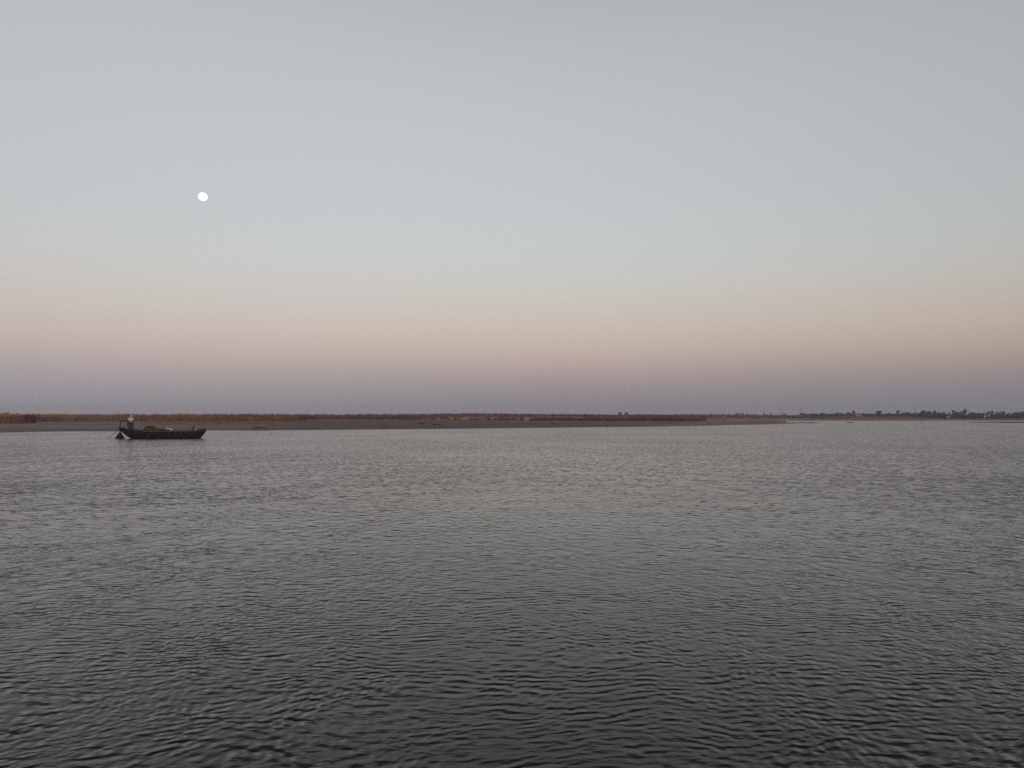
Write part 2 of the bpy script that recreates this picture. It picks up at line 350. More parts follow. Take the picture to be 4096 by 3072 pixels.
def cols(px, Y, stops, jit=.13):
    xs = [s[0] for s in stops]; c = np.stack([np.interp(px, xs, [s[1][k] for s in stops]) for k in range(3)], -1)
    X = (px - CX) / F * Y
    v = .55 + .9 * vnoise(X / 34, Y / 7, 61, 4) + rng.uniform(-jit, jit, len(px))
    r = vnoise(X / 12, Y / 12, 71, 2)[:, None] - .5
    return np.clip(1.22 * c * v[:, None] * (1 + r * np.array([[.2, .2, .0]])), .01, .6)
# tall grass crowning the bank
n = 60000; px = px_density(n, -900, 3340); d = rng.random(n) ** 1.4 * 55 + 5 + 8 * sstep(1720, 1760, px) * (1 - sstep(2520, 2600, px)); Yf = footY(px); Y = Yf + d
zt = CAMH + (HZ - top_y(px)) * (Yf + 18) / F; h = np.clip(zt - top_z(px), .6, 3.2) * rng.uniform(.62, 1.0, n) * (.72 + .5 * vnoise(px / 16, Y / 18, 5, 3))
spk = rng.random(n) < .03; h[spk] *= 1.22
CT = [(0, (.34, .20, .13)), (500, (.31, .175, .12)), (820, (.26, .15, .115)), (900, (.20, .125, .11)), (1500, (.165, .108, .098)), (1950, (.20, .115, .095)), (2300, (.23, .125, .10)), (2700, (.20, .12, .10)), (3300, (.18, .12, .105))]
blades('tall_grass', px, Y, h, rng.uniform(.10, .26, n), cols(px, Y, CT), 'tall dry reddish brown grass crowning the low river bank')
# stand in front, at the foot of the bank
parts = []
def stand(n, lo, hi, d0, d1, h0, h1, stops):
    px = px_density(n, lo, hi); px = px[(vnoise(px / 14, px * 0, 77, 2) < .56) | (px < 1480) | (px > 2120)]; n = len(px); Y = footY(px) + rng.uniform(d0, d1, n)
    h = rng.uniform(h0, h1, n) * (.8 + .4 * vnoise(px / 12, Y / 5, 15, 3)); parts.append((px, Y, h, cols(px, Y, stops)))
stand(42000, -900, 1205, 0, 9, 1.3, 2.4, [(0, (.27, .13, .08)), (150, (.24, .11, .075)), (170, (.33, .20, .12)), (520, (.29, .155, .10)), (900, (.30, .16, .10)), (1200, (.23, .115, .085))])
stand(3000, 1205, 1480, 2, 10, .9, 1.6, [(1200, (.20, .085, .07)), (1480, (.15, .08, .07))])
stand(3000, 1480, 1790, 1, 8, .6, 1.5, [(1480, (.15, .09, .075)), (1760, (.13, .09, .07))])
stand(2600, 1790, 2090, 0, 4, .4, 1.3, [(1800, (.13, .10, .065)), (2090, (.17, .08, .06))])
stand(9000, 2080, 2700, 0, 4, .5, 1.0, [(2090, (.15, .07, .055)), (2400, (.18, .065, .05)), (2700, (.15, .06, .055))])
stand(2000, 2690, 2825, -8, 2, .6, 1.2, [(2690, (.15, .065, .055)), (2825, (.19, .08, .06))])
stand(4500, 2830, 3260, 2, 26, .5, 1.2, [(2830, (.18, .115, .09)), (3260, (.18, .11, .09))])
stand(7000, 3260, 3700, 2, 30, .6, 1.25, [(3260, (.20, .11, .09)), (3400, (.30, .15, .115)), (3620, (.28, .12, .09)), (3700, (.18, .10, .08))])
stand(2500, 3650, 5000, 1, 14, .4, 1.0, [(3650, (.17, .12, .10)), (3900, (.12, .11, .08)), (5000, (.11, .11, .08))])
px, Y, h, c = [np.concatenate([p[i] for p in parts]) for i in range(4)]
blades('bank_grass', px, Y, h, rng.uniform(.06, .17, len(px)), c, 'lower rust coloured grass along the foot of the bank')
# darker brush clump that reaches onto the mud at far left
n = 5000; px = np.concatenate([rng.uniform(-700, 135, 3800), 118 + rng.normal(0, 9, 1200)]); Y = np.concatenate([rng.uniform(222, 243, 3800), rng.uniform(228, 246, 1200)])
h = np.concatenate([rng.uniform(.5, 1.25, 3800) * np.clip((150 - px[:3800]) / 55, .25, 1), rng.uniform(1.5, 2.7, 1200)])
o = blades('dark_brush', px, Y, h, rng.uniform(.12, .3, n), cols(px, Y, [(-700, (.22, .09, .055)), (60, (.22, .08, .055)), (118, (.13, .05, .055)), (150, (.14, .06, .04))]), 'dark maroon brush spreading onto the mud at the far left', 'brush')
# short green-brown growth on the flat
n = 16000; px = rng.uniform(560, 2030, n); Y = footY(px) - rng.random(n) ** 1.3 * 75 * np.clip(1.1 - (px - 560) / 2600, .4, 1) - 1
blades('ground_cover', px, Y, rng.uniform(.05, .22, n), rng.uniform(.15, .4, n), cols(px, Y, [(560, (.21, .165, .09)), (2030, (.19, .135, .085))]), 'thin olive ground cover on the mud flat below the bank', 'ground cover')

# flotsam and weed lying on the mud
m_weed = mat('wet_weed', (.055, .04, .038), .9, .4, 2)
def weed(px, py, wpx, label, hh=.28):
    Y = depth(py, .4); w = wpx / F * Y; V = []; Fc = []; rr = random.Random(px)
    z0 = ground_z(px, Y)
    root = at(px, py, Y); nseg = 14
    for k in range(max(3, int(wpx / 9))):
        cx = rr.uniform(-.4, .4) * w; cy = rr.uniform(-3, 3); a = rr.uniform(.12, .28) * w + .3; b = rr.uniform(.6, 2.0); hz = hh * rr.uniform(.5, 1.1)
        base = len(V); V.append((cx, cy, hz))
        for ring, (s, q) in enumerate(((.5, .75), (1, -.15))):
            for i in range(nseg):
                t = 2 * math.pi * i / nseg; j = rr.uniform(.8, 1.2); V.append((cx + a * s * j * math.cos(t), cy + b * s * j * math.sin(t), hz * q if q > 0 else -.25))
        for i in range(nseg):
            j = (i + 1) % nseg; Fc.append((base, base + 1 + i, base + 1 + j)); Fc.append((base + 1 + i, base + 1 + nseg + i, base + 1 + nseg + j, base + 1 + j))
    o = mesh('weed_clump', V, Fc, m_weed); o.location = (root.x, Y, z0)
    tag(o, label, 'weed clump', 'dark weed clumps lying on the mud flat')
weed(1042, 1711.5, 50, 'long dark weed clump on the mud just right of the boat, above the waterline one')
weed(1000, 1721, 60, 'dark weed clump lying right at the waterline to the right of the boat', .2)
weed(1690, 1697, 26, 'small dark weed clump with a paler left end, left of the middle pair')
weed(1752, 1700, 40, 'long low dark weed clump below the pale eroded bank scar')
weed(1737, 1690, 8, 'tiny dark weed speck just above the long clump below the bank scar')
weed(2212, 1696, 34, 'isolated long dark weed clump on bare mud below the rust grass')
weed(2890, 1682.5, 18, 'dark weed streak on the pinkish sand near the right end of the flat', .3)
weed(1541, 1704.5, 24, 'dark weed clump nearest the water on the mid mud flat')
weed(872, 1698, 18, 'thin dark weed streak on mud above the boat bow')

# ------------------------------------------------------------------ trees
m_leaf = [mat('leaves_dark', (.066, .072, .078), .8, .4, .6), mat('leaves_mid', (.078, .082, .085), .8, .4, .6), mat('leaves_brown', (.10, .082, .085), .8, .4, .6)]
m_bark = mat('bark', (.10, .08, .065), .9, .3, 3)
def crown_mesh(name, kind, seed):
    rr = random.Random(seed); bl = []
    if kind == 'round':
        for i in range(15):
            a = rr.uniform(0, 6.28); q = rr.uniform(.0, .3); bl.append((q * math.cos(a), q * math.sin(a), rr.uniform(.20, .82), rr.uniform(.15, .22)))
    elif kind == 'dome':
        for i in range(20):
            a = rr.uniform(0, 6.28); q = rr.uniform(.05, .40); bl.append((q * math.cos(a), q * math.sin(a), .16 + rr.uniform(0, .70) * (1 - q), rr.uniform(.13, .20)))
    elif kind == 'tall':
        for i in range(18):
            a = rr.uniform(0, 6.28); z = rr.uniform(.14, .90); q = .22 * (1.15 - z) * rr.uniform(.3, 1); bl.append((q * math.cos(a), q * math.sin(a), z, rr.uniform(.08, .15)))
    elif kind == 'wispy':
        for i in range(17):
            a = rr.uniform(0, 6.28); z = rr.uniform(.18, .9) ; q = rr.uniform(.02, .36) * (1.2 - z); bl.append((q * math.cos(a), q * math.sin(a), z, rr.uniform(.09, .17)))
    else:
        for i in range(20):
            a = rr.uniform(0, 6.28); q = rr.uniform(0, .42); bl.append((q * math.cos(a), q * math.sin(a), rr.uniform(.06, .76), rr.uniform(.14, .24)))
    V, Fc = [], []
    for (x, y, z, r) in bl:
        for k in range(60 if kind == 'wispy' else 85):
            u = Vector((rr.gauss(0, 1), rr.gauss(0, 1), rr.gauss(0, 1))).normalized() * r * rr.uniform(.55, 1.08)
            p = Vector((x, y, z)) + u; s = rr.uniform(.030, .062)
            d1 = Vector((rr.gauss(0, 1), rr.gauss(0, 1), rr.gauss(0, 1))).normalized(); d2 = d1.cross(Vector((rr.gauss(0, 1), rr.gauss(0, 1), rr.gauss(0, 1)))).normalized()
            b = len(V); V += [p - d1 * s, p + d2 * s * .6, p + d1 * s, p - d2 * s * .6]; Fc.append((b, b + 1, b + 2, b + 3))
    me = bpy.data.meshes.new(name); me.from_pydata(V, [], Fc); me.update(); return me
def trunk_mesh(name, seed):
    rr = random.Random(seed); vf = [tube([(0, 0, -.04), (.01, 0, .15), (.015, .01, .32), (.0, .02, .6)], [.045, .032, .026, .010], 7)]
    for k in range(6):
        a = rr.uniform(0, 6.28); q = rr.uniform(.14, .26); z = rr.uniform(.16, .36)
        vf.append(tube([(.01, 0, z), (q * .5 * math.cos(a), q * .5 * math.sin(a), z + .12), (q * math.cos(a), q * math.sin(a), z + .3)], [.018, .012, .005], 5))
    V, Fc = join(*vf); me = bpy.data.meshes.new(name); me.from_pydata(V, [], Fc); me.update(); return me
PROTO = {}
for k, kinds in enumerate(('round', 'dome', 'tall', 'wispy', 'bush')):
    for v in range(3):
        PROTO[(kinds, v)] = (crown_mesh('crown', kinds, 100 + k * 10 + v), trunk_mesh('trunk', 50 + k * 10 + v))
for (kinds, v), (c, t) in PROTO.items(): c.materials.append(m_leaf[v]); t.materials.append(m_bark)
tcount = 0
def tree(kind, px, topy, wpx, Y, label, group, name='tree', v=None, base=None):
    global tcount
    tcount += 1; rr = random.Random(tcount * 13 + 1)
    if v is None: v = rr.choice((0, 0, 1, 1, 2))
    z0 = ground_z(px, Y) if base is None else base
    zt = CAMH + (HZ - topy) * Y / F; H = max(zt - z0, 1.0) / .97; w = wpx / F * Y / {'round': .78, 'dome': .9, 'tall': .48, 'wispy': .82, 'bush': .8}[kind]
    r = empty(name, (xat(px, Y), Y, z0 - .05), rr.uniform(0, 6.28)); r.scale = (w, w, H)
    c, t = PROTO[(kind, v)]
    for nm_, me in (('trunk', t), ('crown', c)):
        o = bpy.data.objects.new(nm_, me); COL.objects.link(o); o.parent = r
    tag(r, label, 'bush' if name.endswith('bush') else 'tree', group)
GB = 'trees of the far right bank'; GS = 'lone trees on the skyline'
tree('dome', 3207, 1649, 28, 860, 'broad domed tree in front of the taller pylon, left end of the right treeline', GB)
tree('bush', 3236, 1654, 18, 850, 'low tree just right of the domed tree under the pylon', GB)
tree('round', 3254, 1652, 13, 840, 'small tree with a spiky top right of the pylon', GB)
tree('tall', 3265, 1654, 9, 860, 'slim low tree beside the small spiky tree', GB)
tree('round', 3285, 1649, 20, 850, 'rounded tree standing alone above the low gap right of the pylon', GB)
tree('bush', 3304, 1655, 16, 840, 'low tree right of the rounded tree in the gap', GB)
tree('round', 3316, 1654, 10, 850, 'small round tree with pale sky beside it in the gap', GB)
tree('dome', 3345, 1648, 24, 830, 'wide domed tree at the start of the dense left clump', GB)
tree('dome', 3366, 1649.5, 22, 840, 'second domed crown of the dense left clump', GB)
tree('dome', 3392, 1647, 30, 820, 'broad dark tree left of the wispy topped tree', GB)
tree('wispy', 3413, 1642.5, 22, 830, 'tallest wispy topped tree of the left clump', GB)
tree('round', 3434, 1651.5, 16, 860, 'low tree right behind the pink walled hut', GB)
tree('round', 3452, 1651, 18, 840, 'round dark tree just right of the pink walled hut', GB)
tree('bush', 3472, 1652, 24, 840, 'low wide tree between the pink hut and the big round tree', GB)
tree('bush', 3492, 1652.5, 18, 830, 'low tree touching the left of the big round tree', GB)
tree('round', 3515, 1639.5, 27, 800, 'big round tree standing clear above its low neighbours', GB, v=0)
tree('bush', 3538, 1652, 18, 810, 'low tree touching the right of the big round tree', GB)
tree('dome', 3558, 1648, 20, 800, 'small domed tree between the big round tree and the upright one', GB)
tree('bush', 3574, 1652, 14, 800, 'low tree left of the narrow upright tree', GB)
tree('tall', 3591, 1641.5, 20, 780, 'narrow upright tree with a pointed top left of the faint pylon', GB, v=0)
tree('dome', 3613, 1647, 24, 770, 'domed tree right of the narrow upright tree', GB)
tree('dome', 3634, 1645, 28, 770, 'wide smooth crowned tree left of the faint pylon', GB)
tree('round', 3657, 1648, 20, 760, 'low round tree at the foot of the faint pylon', GB)
tree('round', 3674, 1648, 16, 750, 'small round tree right of the faint pylon', GB)
tree('round', 3692, 1638, 26, 700, 'tall lumpy tree, first peak right of the faint pylon', GB, v=0)
tree('dome', 3714, 1641, 26, 690, 'broad tree filling between the two tall peaks', GB)
tree('dome', 3735, 1638, 26, 690, 'tall rounded tree, second peak right of the faint pylon', GB)
tree('dome', 3753, 1645, 20, 680, 'domed tree stepping down from the second peak', GB)
tree('dome', 3774, 1646.5, 26, 670, 'low flat topped tree above the long white wall', GB)
tree('round', 3795, 1649, 18, 670, 'lowest tree of the dip above the white wall', GB)
tree('tall', 3812, 1640.5, 16, 640, 'spiky tree rising right after the dip', GB)
tree('round', 3831, 1641, 24, 640, 'round tree between the spiky tree and the broad peak', GB)
tree('wispy', 3858, 1637, 34, 640, 'broad feathery tree forming the highest peak over the sand bar tip', GB)
tree('dome', 3884, 1646, 24, 630, 'low domed tree right of the feathery peak', GB)
tree('round', 3904, 1646, 18, 630, 'small brown tinted tree left of the white houses', GB, v=2)
tree('bush', 3924, 1648, 20, 630, 'brown low tree dipping just left of the white houses', GB, v=2)
tree('dome', 3952, 1641, 22, 630, 'low domed tree directly above the white houses', GB)
tree('tall', 3968, 1642.5, 12, 630, 'thin upright tree right of the white houses', GB)
tree('dome', 3990, 1643.5, 24, 620, 'flat domed tree two crowns right of the white houses', GB)
tree('dome', 4010, 1642.5, 24, 620, 'soft domed tree left of the last dip in the treeline', GB)
tree('dome', 4035, 1648.5, 22, 610, 'low dark tree in the last dip of the treeline', GB)
tree('dome', 4062, 1645, 30, 600, 'broad dark tree right of the last dip', GB, v=0)
tree('dome', 4086, 1642.5, 30, 600, 'broad dark tree cut by the right edge of the photo', GB, v=0)
rr = random.Random(3)
for i in range(9):
    p = 4125 + i * 34 + rr.uniform(-6, 6); tree(rr.choice(('dome', 'round', 'wispy')), p, rr.uniform(1640, 1647), rr.uniform(22, 32), rr.uniform(590, 640), 'dark tree of the far bank beyond the right edge of the photo', 'trees beyond the right edge')
for i in range(44):
    p = 3214 + i * 11 + rr.uniform(-4, 4); tree('bush', p, rr.uniform(1652.5, 1655.5), rr.uniform(20, 30), rr.uniform(720, 790) if p < 3600 else rr.uniform(650, 720), 'low bush under the treeline, behind the rust grass strip', 'low bushes behind the rust grass', 'low_bush')
for i in range(52):
    p = 3675 + i * 11 + rr.uniform(-4, 4); tree('bush', p, rr.uniform(1650.5, 1662), rr.uniform(24, 34), rr.uniform(560, 610), 'low dark bush at the water edge under the right treeline', 'low bushes at the right water edge', 'waterside_bush', v=rr.choice((0, 0, 1)))
# lone skyline growth
tree('dome', 2479, 1645.5, 17, 900, 'left one of two round lone trees on the skyline', GS, v=0, base=1.6)
tree('dome', 2505.5, 1645.5, 16, 900, 'right one of two round lone trees on the skyline', GS, v=0, base=1.6)
for p, t, w, q, lb in ((2846, 1651.5, 9, 1100, 'small faint tree on the skyline left of the mud tip, first of the row'), (2892, 1651.5, 8, 1500, 'tiny faint tree left of the low dark bush on the skyline'),
                    (2917, 1652, 7, 1500, 'tiny faint tree second left of the dark bush on the skyline'), (2952, 1650.5, 20, 1300, 'wide low pale tree behind the dark skyline bush'),
                    (2970, 1647.5, 9, 1300, 'taller bluish tree right of the dark skyline bush'), (2990, 1652.5, 9, 1500, 'small faint tree right of the taller bluish one'),
                    (3020, 1652, 6, 1600, 'tiny faint tree midway along the skyline row'), (3055, 1649.5, 9, 1500, 'faint tufted tree second left of the thin mast'),
                    (3084, 1649.5, 8, 1500, 'faint tufted tree nearest left of the thin mast'), (3136, 1651.5, 16, 1400, 'low bluish tree right of the thin mast'),
                    (12, 1649, 22, 1500, 'left tree of the faint blue clump at far left'), (28, 1646.5, 22, 1500, 'higher right tree of the faint blue clump at far left'), (72, 1651.5, 12, 1600, 'tiny blue tree right of the faint far left clump')):
    tree('round' if w < 12 else 'dome', p, t, w, q, lb, GS, v=0, base=1.5)
tree('bush', 2942, 1653.3, 14, 700, 'low dark bush poking up on the skyline left of the mud tip', GS, 'skyline_bush', v=0)

# ------------------------------------------------------------------ pylons and mast
m_steel = mat('galvanised_steel', (.16, .16, .17), .6, .1, 2)
def pylon(px, topy, Y, wbase, arms, label):
    z0 = 1.4; H = CAMH + (HZ - topy) * Y / F - z0; r = empty('lattice_pylon', (xat(px, Y), Y, z0))
    th = .11; vf = []
    def half(z): return wbase / 2 * (1 - .88 * min(1, z / (H * .7))) if z < H * .7 else wbase / 2 * .12
    nlev = 9; lv = [H * i / nlev for i in range(nlev + 1)]
    for i in range(nlev):
        a, b = half(lv[i]), half(lv[i + 1])
        for sx_ in (-1, 1):
            for sy_ in (-1, 1):
                vf.append(tube([(sx_ * a, sy_ * a, lv[i]), (sx_ * b, sy_ * b, lv[i + 1])], th, 4))
        for s in (-1, 1):
            vf.append(tube([(-a, s * a, lv[i]), (b, s * b, lv[i + 1])], th * .6, 4)); vf.append(tube([(a, s * a, lv[i]), (-b, s * b, lv[i + 1])], th * .6, 4))
            vf.append(tube([(s * a, -a, lv[i]), (s * b, b, lv[i + 1])], th * .6, 4))
    V, Fc = join(*vf); mesh('lattice_tower', V, Fc, m_steel, r)
    for (zf, al) in arms:
        z = H * zf; V, Fc = join(tube([(-al, 0, z), (al, 0, z)], th, 4), tube([(-al, 0, z), (0, 0, z + al * .35)], th * .7, 4), tube([(al, 0, z), (0, 0, z + al * .35)], th * .7, 4),
                                 *[tube([(s * al, 0, z), (s * al, 0, z - 1.6)], th * .7, 4) for s in (-1, 1)])
        mesh('crossarm', V, Fc, m_steel, r)
    tag(r, label, 'pylon', 'electricity pylons behind the right treeline')
pylon(3205, 1632, 1900, 5.0, [(.68, 4.2), (.80, 4.8), (.92, 3.6)], 'taller lattice pylon above the domed tree at the left of the treeline')
pylon(3660, 1626, 2200, 4.5, [(.78, 3.4), (.90, 3.0)], 'faint slender lattice pylon above the middle of the right treeline')
mx0 = empty('radio_mast', (xat(3121, 1500), 1500, 1.5)); V, Fc = tube([(0, 0, 0), (0, 0, 6), (0, 0, 11.3)], [.35, .25, .1], 6); mesh('mast_pole', V, Fc, m_steel, mx0)
mesh('antenna_panel', *box(-.7, .7, -.2, .2, 8.2, 9.4), m_steel, mx0); mesh('mast_bracket', *box(-.9, .9, -.15, .15, 6.4, 6.7), m_steel, mx0)
tag(mx0, 'thin solitary mast on the skyline left of the pylon', 'mast')

# ------------------------------------------------------------------ houses in the trees
def house(name, px, py, wpx, hpx, Y, wall, roof, label, z0=None):
    base = at(px, py, Y); w = wpx / F * Y; h = hpx / F * Y
    r = empty(name, (base.x, Y, base.z)); d = w * .8; hw = h * .66
    mesh('wall', *join(box(-w / 2, w / 2, -d / 2, d / 2, -.8, hw)), mat(name + '_wall', wall, .8, .12, 1.2), r)
    V = [(-w * .56, -d * .6, hw - .05), (w * .56, -d * .6, hw - .05), (w * .56, d * .6, hw - .05), (-w * .56, d * .6, hw - .05), (-w * .5, 0, h), (w * .5, 0, h)]
    mesh('roof', V, [(0, 1, 5, 4), (2, 3, 4, 5), (0, 4, 3), (1, 2, 5), (3, 2, 1, 0)], mat(name + '_roof', roof, .8, .2, 1), r)
    dk = mat(name + '_door', (.06, .045, .04), .8)
    mesh('door', *box(-w * .07, w * .07, -d / 2 - .03, -d / 2 + .05, 0, hw * .8), dk, r)
    for s in (-1, 1): mesh('window', *box(s * w * .3 - w * .06, s * w * .3 + w * .06, -d / 2 - .03, -d / 2 + .05, hw * .35, hw * .75), dk, r)
    tag(r, label, 'house', 'small houses in front of the right treeline')
house('hut', 3433, 1666.5, 19, 8, 715, (.62, .42, .40), (.50, .36, .34), 'long pink walled hut below the wispy tree')
house('white_house', 3940, 1667, 5.5, 6, 555, (.5, .48, .48), (.30, .25, .22), 'larger lower one of the two white houses among the trees')
house('white_house', 3956, 1661.5, 4.5, 5, 555, (.5, .48, .48), (.42, .40, .40), 'smaller upper right one of the two white houses', None)
house('shed', 3793, 1667.2, 10, 3.2, 555, (.38, .36, .36), (.34, .32, .32), 'low pale shed in the dip of the right treeline')

# ------------------------------------------------------------------ boat
SC = .00688; YB = 102.4
bo = at(400 + 1150 / 4.608, 1664, YB); boat_loc = (bo.x, YB, 0)
boat = empty('wooden_boat', boat_loc, R(7))
tag(boat, 'long dark wooden country boat with raised ends, lying across the river', 'boat')
BR = Matrix.Translation(boat_loc) @ Matrix.Rotation(R(7), 4, 'Z')
def U(cx): return (cx - 1150) * SC
def Zc(cy): return (713 - cy) * SC
m_hull = mat('tarred_wood', (.015, .011, .011), .75, .4, 3, stretch=(.3, 2, 8), bump=.01, spec=.25)
m_wood = mat('weathered_wood', (.075, .048, .038), .8, .35, 4, stretch=(.4, 3, 3), bump=.01)
m_rim = mat('worn_rim_wood', (.15, .10, .085), .8, .35, 4, stretch=(.4, 3, 3))
sheer = table([(U(386), 1.37), (U(470), 1.31), (U(600), 1.18), (U(700), 1.04), (U(830), .90), (U(1000), .85), (U(1350), .87), (U(1660), .91), (U(1790), .94), (U(1860), .98), (U(1918), 1.02)])
keel = table([(U(386), 1.27), (U(409), 1.05), (U(431), .89), (U(505), .48), (U(597), .03), (U(650), -.14), (U(760), -.26), (U(1720), -.26), (U(1790), -.14), (U(1832), .0), (U(1880), .45), (U(1918), .80)])
beam = table([(U(386), .13), (U(431), .34), (U(505), .56), (U(640), .82), (U(900), 1.06), (U(1300), 1.08), (U(1600), .96), (U(1800), .70), (U(1880), .52), (U(1918), .42)])
def hull_surf(us, off):
    ns = 12; V = []
    for u in us:
        zt, zk, b = float(sheer(u)), float(keel(u)) + off, float(beam(u)) - off
        for s in range(2 * ns + 1):
            t = s / ns - 1; a = abs(t); q = math.sin(min(a, 1) * math.pi / 2) ** .72
            z = zk + (zt - zk) * (a ** 2.1); V.append((u, math.copysign(b * q, t) if a else 0, min(z, zt)))
    return V, 2 * ns + 1
us = np.concatenate([np.linspace(U(386), U(660), 26), np.linspace(U(680), U(1700), 26), np.linspace(U(1720), U(1918), 18)])
Vo, k = hull_surf(us, 0); Vi, _ = hull_surf(us, .045)
Vi = [(x + (.04 if i < k else (-.04 if i >= len(Vi) - k else 0)), y, z) for i, (x, y, z) in enumerate(Vi)]
nO = len(Vo); Fc = []; m = len(us)
for i in range(m - 1):
    for j in range(k - 1):
        a = i * k + j; Fc.append((a, a + 1, a + k + 1, a + k)); Fc.append((nO + a, nO + a + k, nO + a + k + 1, nO + a + 1))
    for j in (0, k - 1):
        a = i * k + j; q = (a, a + k, nO + a + k, nO + a); Fc.append(q if j == 0 else q[::-1])
Fc.append(tuple(range(k))[::-1]); Fc.append(tuple(range((m - 1) * k, m * k))); Fc.append(tuple(range(nO, nO + k))); Fc.append(tuple(range(nO + (m - 1) * k, nO + m * k))[::-1])
hull = mesh('hull', Vo + Vi, Fc, m_hull, boat, smooth=False)
# gunwale, rubbing strakes
for s in (-1, 1):
    pts = [(u, s * (float(beam(u)) + .015), float(sheer(u)) + .02) for u in us]; V, f = tube(pts, .045, 6); mesh('gunwale', V, f, m_rim, boat)
    pts = [(u, s * (float(beam(u)) * .985 + .01), float(sheer(u)) - .28) for u in us[6:-8]]; V, f = tube(pts, .03, 5); mesh('rubbing_strake', V, f, m_hull, boat)
def planks(u0, u1, zo, n, name, m_):
    vf = []
    for i in range(n):
        a = u0 + (u1 - u0) * i / n; b = u0 + (u1 - u0) * (i + 1) / n - .02; w = min(float(beam(a)), float(beam(b))) - .05; z = float(sheer((a + b) / 2)) - zo
        vf.append(box(a, b, -w, w, z - .03, z))
    return mesh(name, *join(*vf), m_, boat)
planks(U(400), U(745), .05, 12, 'stern_deck', m_wood)
# floor boards
vf = [box(U(760) + i * .3, U(760) + i * .3 + .28, -.62, .62, .28, .31) for i in range(20)]; mesh('floor_boards', *join(*vf), m_wood, boat)
for cx in (760, 1120, 1400, 1500): 
    b = float(beam(U(cx))) - .03; z = float(sheer(U(cx))) - .1; mesh('thwart', *box(U(cx) - .07, U(cx) + .07, -b, b, z - .05, z), m_wood, boat)
# raised bow platform and end board
w = .62; mesh('bow_deck', *join(box(U(1795), U(1905), -.52, .52, .98, 1.04), box(U(1640), U(1792), -.62, .62, .80, .84)), m_wood, boat)
V = [(U(1790), -.66, .86), (U(1905), -.44, .92), (U(1905), -.44, 1.20), (U(1860), -.52, 1.17), (U(1790), -.64, 1.16)]
vf = []
for s in (-1, 1):
    vf = []; A = [(x, s * abs(y), z) for x, y, z in V]; B = [(x, s * (abs(y) - .05), z) for x, y, z in V]
    f = [(0, 1, 2, 3, 4), (9, 8, 7, 6, 5)] + [(i, i + 5, (i + 1) % 5 + 5, (i + 1) % 5) for i in range(5)]; vf.append((A + B, f)); mesh('bow_bulwark', *join(*vf), m_hull, boat)
mesh('bow_end_board', *box(U(1898), U(1912), -.43, .43, .86, 1.22), m_hull, boat)
V, f = tube([(U(1893), -.3, .9), (U(1893), -.3, 1.27)], .06, 8); mesh('mooring_bitt', V, f, m_hull, boat)
for cx, cy, rr_ in ((1455, 568, .03), (1530, 540, .04), (1620, 545, .045)):
    V, f = tube([(U(cx), -float(beam(U(cx))) + .03, .55), (U(cx) + .01, -float(beam(U(cx))) + .04, Zc(cy))], rr_, 7); mesh('rowlock_post', V, f, m_wood, boat)
V, f = tube([(U(1530), -1.0, .93), (U(1536), -1.03, .7), (U(1530), -1.0, .48)], .018, 5); mesh('hanging_rope', V, f, mat('rope', (.22, .18, .15), .9), boat)
# rudder: post, triangular blade, tiller
rud = mesh('rudder', *tube([(U(411), 0, -.3), (U(412), 0, 1.0), (U(411), 0, 2.27)], [.055, .055, .065], 8), m_wood, boat)
prof = [(U(411), 1.02), (U(405), .90), (U(318), -.02), (U(305), -.35), (U(515), -.35), (U(503), -.02), (U(425), .78), (U(417), .95)]
V = [(x, -.03, z) for x, z in prof] + [(x, .03, z) for x, z in prof]; q = len(prof)
mesh('blade', V, [tuple(range(q)), tuple(range(q, 2 * q))[::-1]] + [(i, i + q, (i + 1) % q + q, (i + 1) % q) for i in range(q)], m_hull, rud)
mesh('tiller', *tube([(U(400), 0, 2.22), (U(470), 0, 2.19), (U(552), 0, 2.10)], [.07, .06, .045], 8), m_wood, rud)
# steering oar trailing astern
oar = empty('steering_oar', BR @ Vector((U(392), .28, 1.3))); oar.rotation_euler = (0, 0, R(7))
def ol(cx, y, cy): return (U(cx) - U(392), y - .28, Zc(cy) - 1.3)
mesh('shaft', *tube([ol(525, .25, 472), ol(392, .28, 545), ol(215, .5, 685)], [.028, .03, .03], 8), mat('oar_wood', (.12, .095, .08), .8), oar)
V = []
for (cx, cy, w_) in ((232, 672, .04), (200, 697, .10), (172, 718, .12), (150, 735, .10)):
    p = Vector(ol(cx, .5, cy)); 
    for (dy, dz) in ((-w_, 0), (0, .02), (w_, 0), (0, -.02)): V.append(p + Vector((0, dy, dz)))
mesh('oar_blade', V, [(i * 4 + j, i * 4 + (j + 1) % 4, i * 4 + 4 + (j + 1) % 4, i * 4 + 4 + j) for i in range(3) for j in range(4)] + [(3, 2, 1, 0), (12, 13, 14, 15)], mat('oar_blade_wood', (.10, .08, .07), .8), oar)
tag(oar, 'long oar trailing from the stern into the water left of the rudder', 'oar')
pole = empty('bamboo_pole', BR @ Vector((U(470), .1, 1.33))); pole.rotation_euler = (0, 0, R(7))
def bl(cx, y, cy): return (U(cx) - U(470), y - .1, Zc(cy) - 1.33)
mesh('cane', *tube([bl(560, .12, 532), bl(470, .1, 517), bl(390, .1, 500), bl(300, .2, 474), bl(210, .3, 452), bl(130, .4, 428)], [.034, .034, .032, .028, .024, .016], 7), mat('bamboo', (.17, .12, .10), .7), pole)
tag(pole, 'thin bent bamboo pole sticking out over the stern', 'pole')
fl = empty('flag_stick', BR @ Vector((U(411), 0, 2.25))); fl.rotation_euler = (0, 0, R(7))
mesh('stick', *tube([(0, 0, 0), (-.10, 0, .55), (-.25, 0, 1.22)], [.032, .026, .018], 6), mat('stick_wood', (.13, .09, .08), .8), fl)
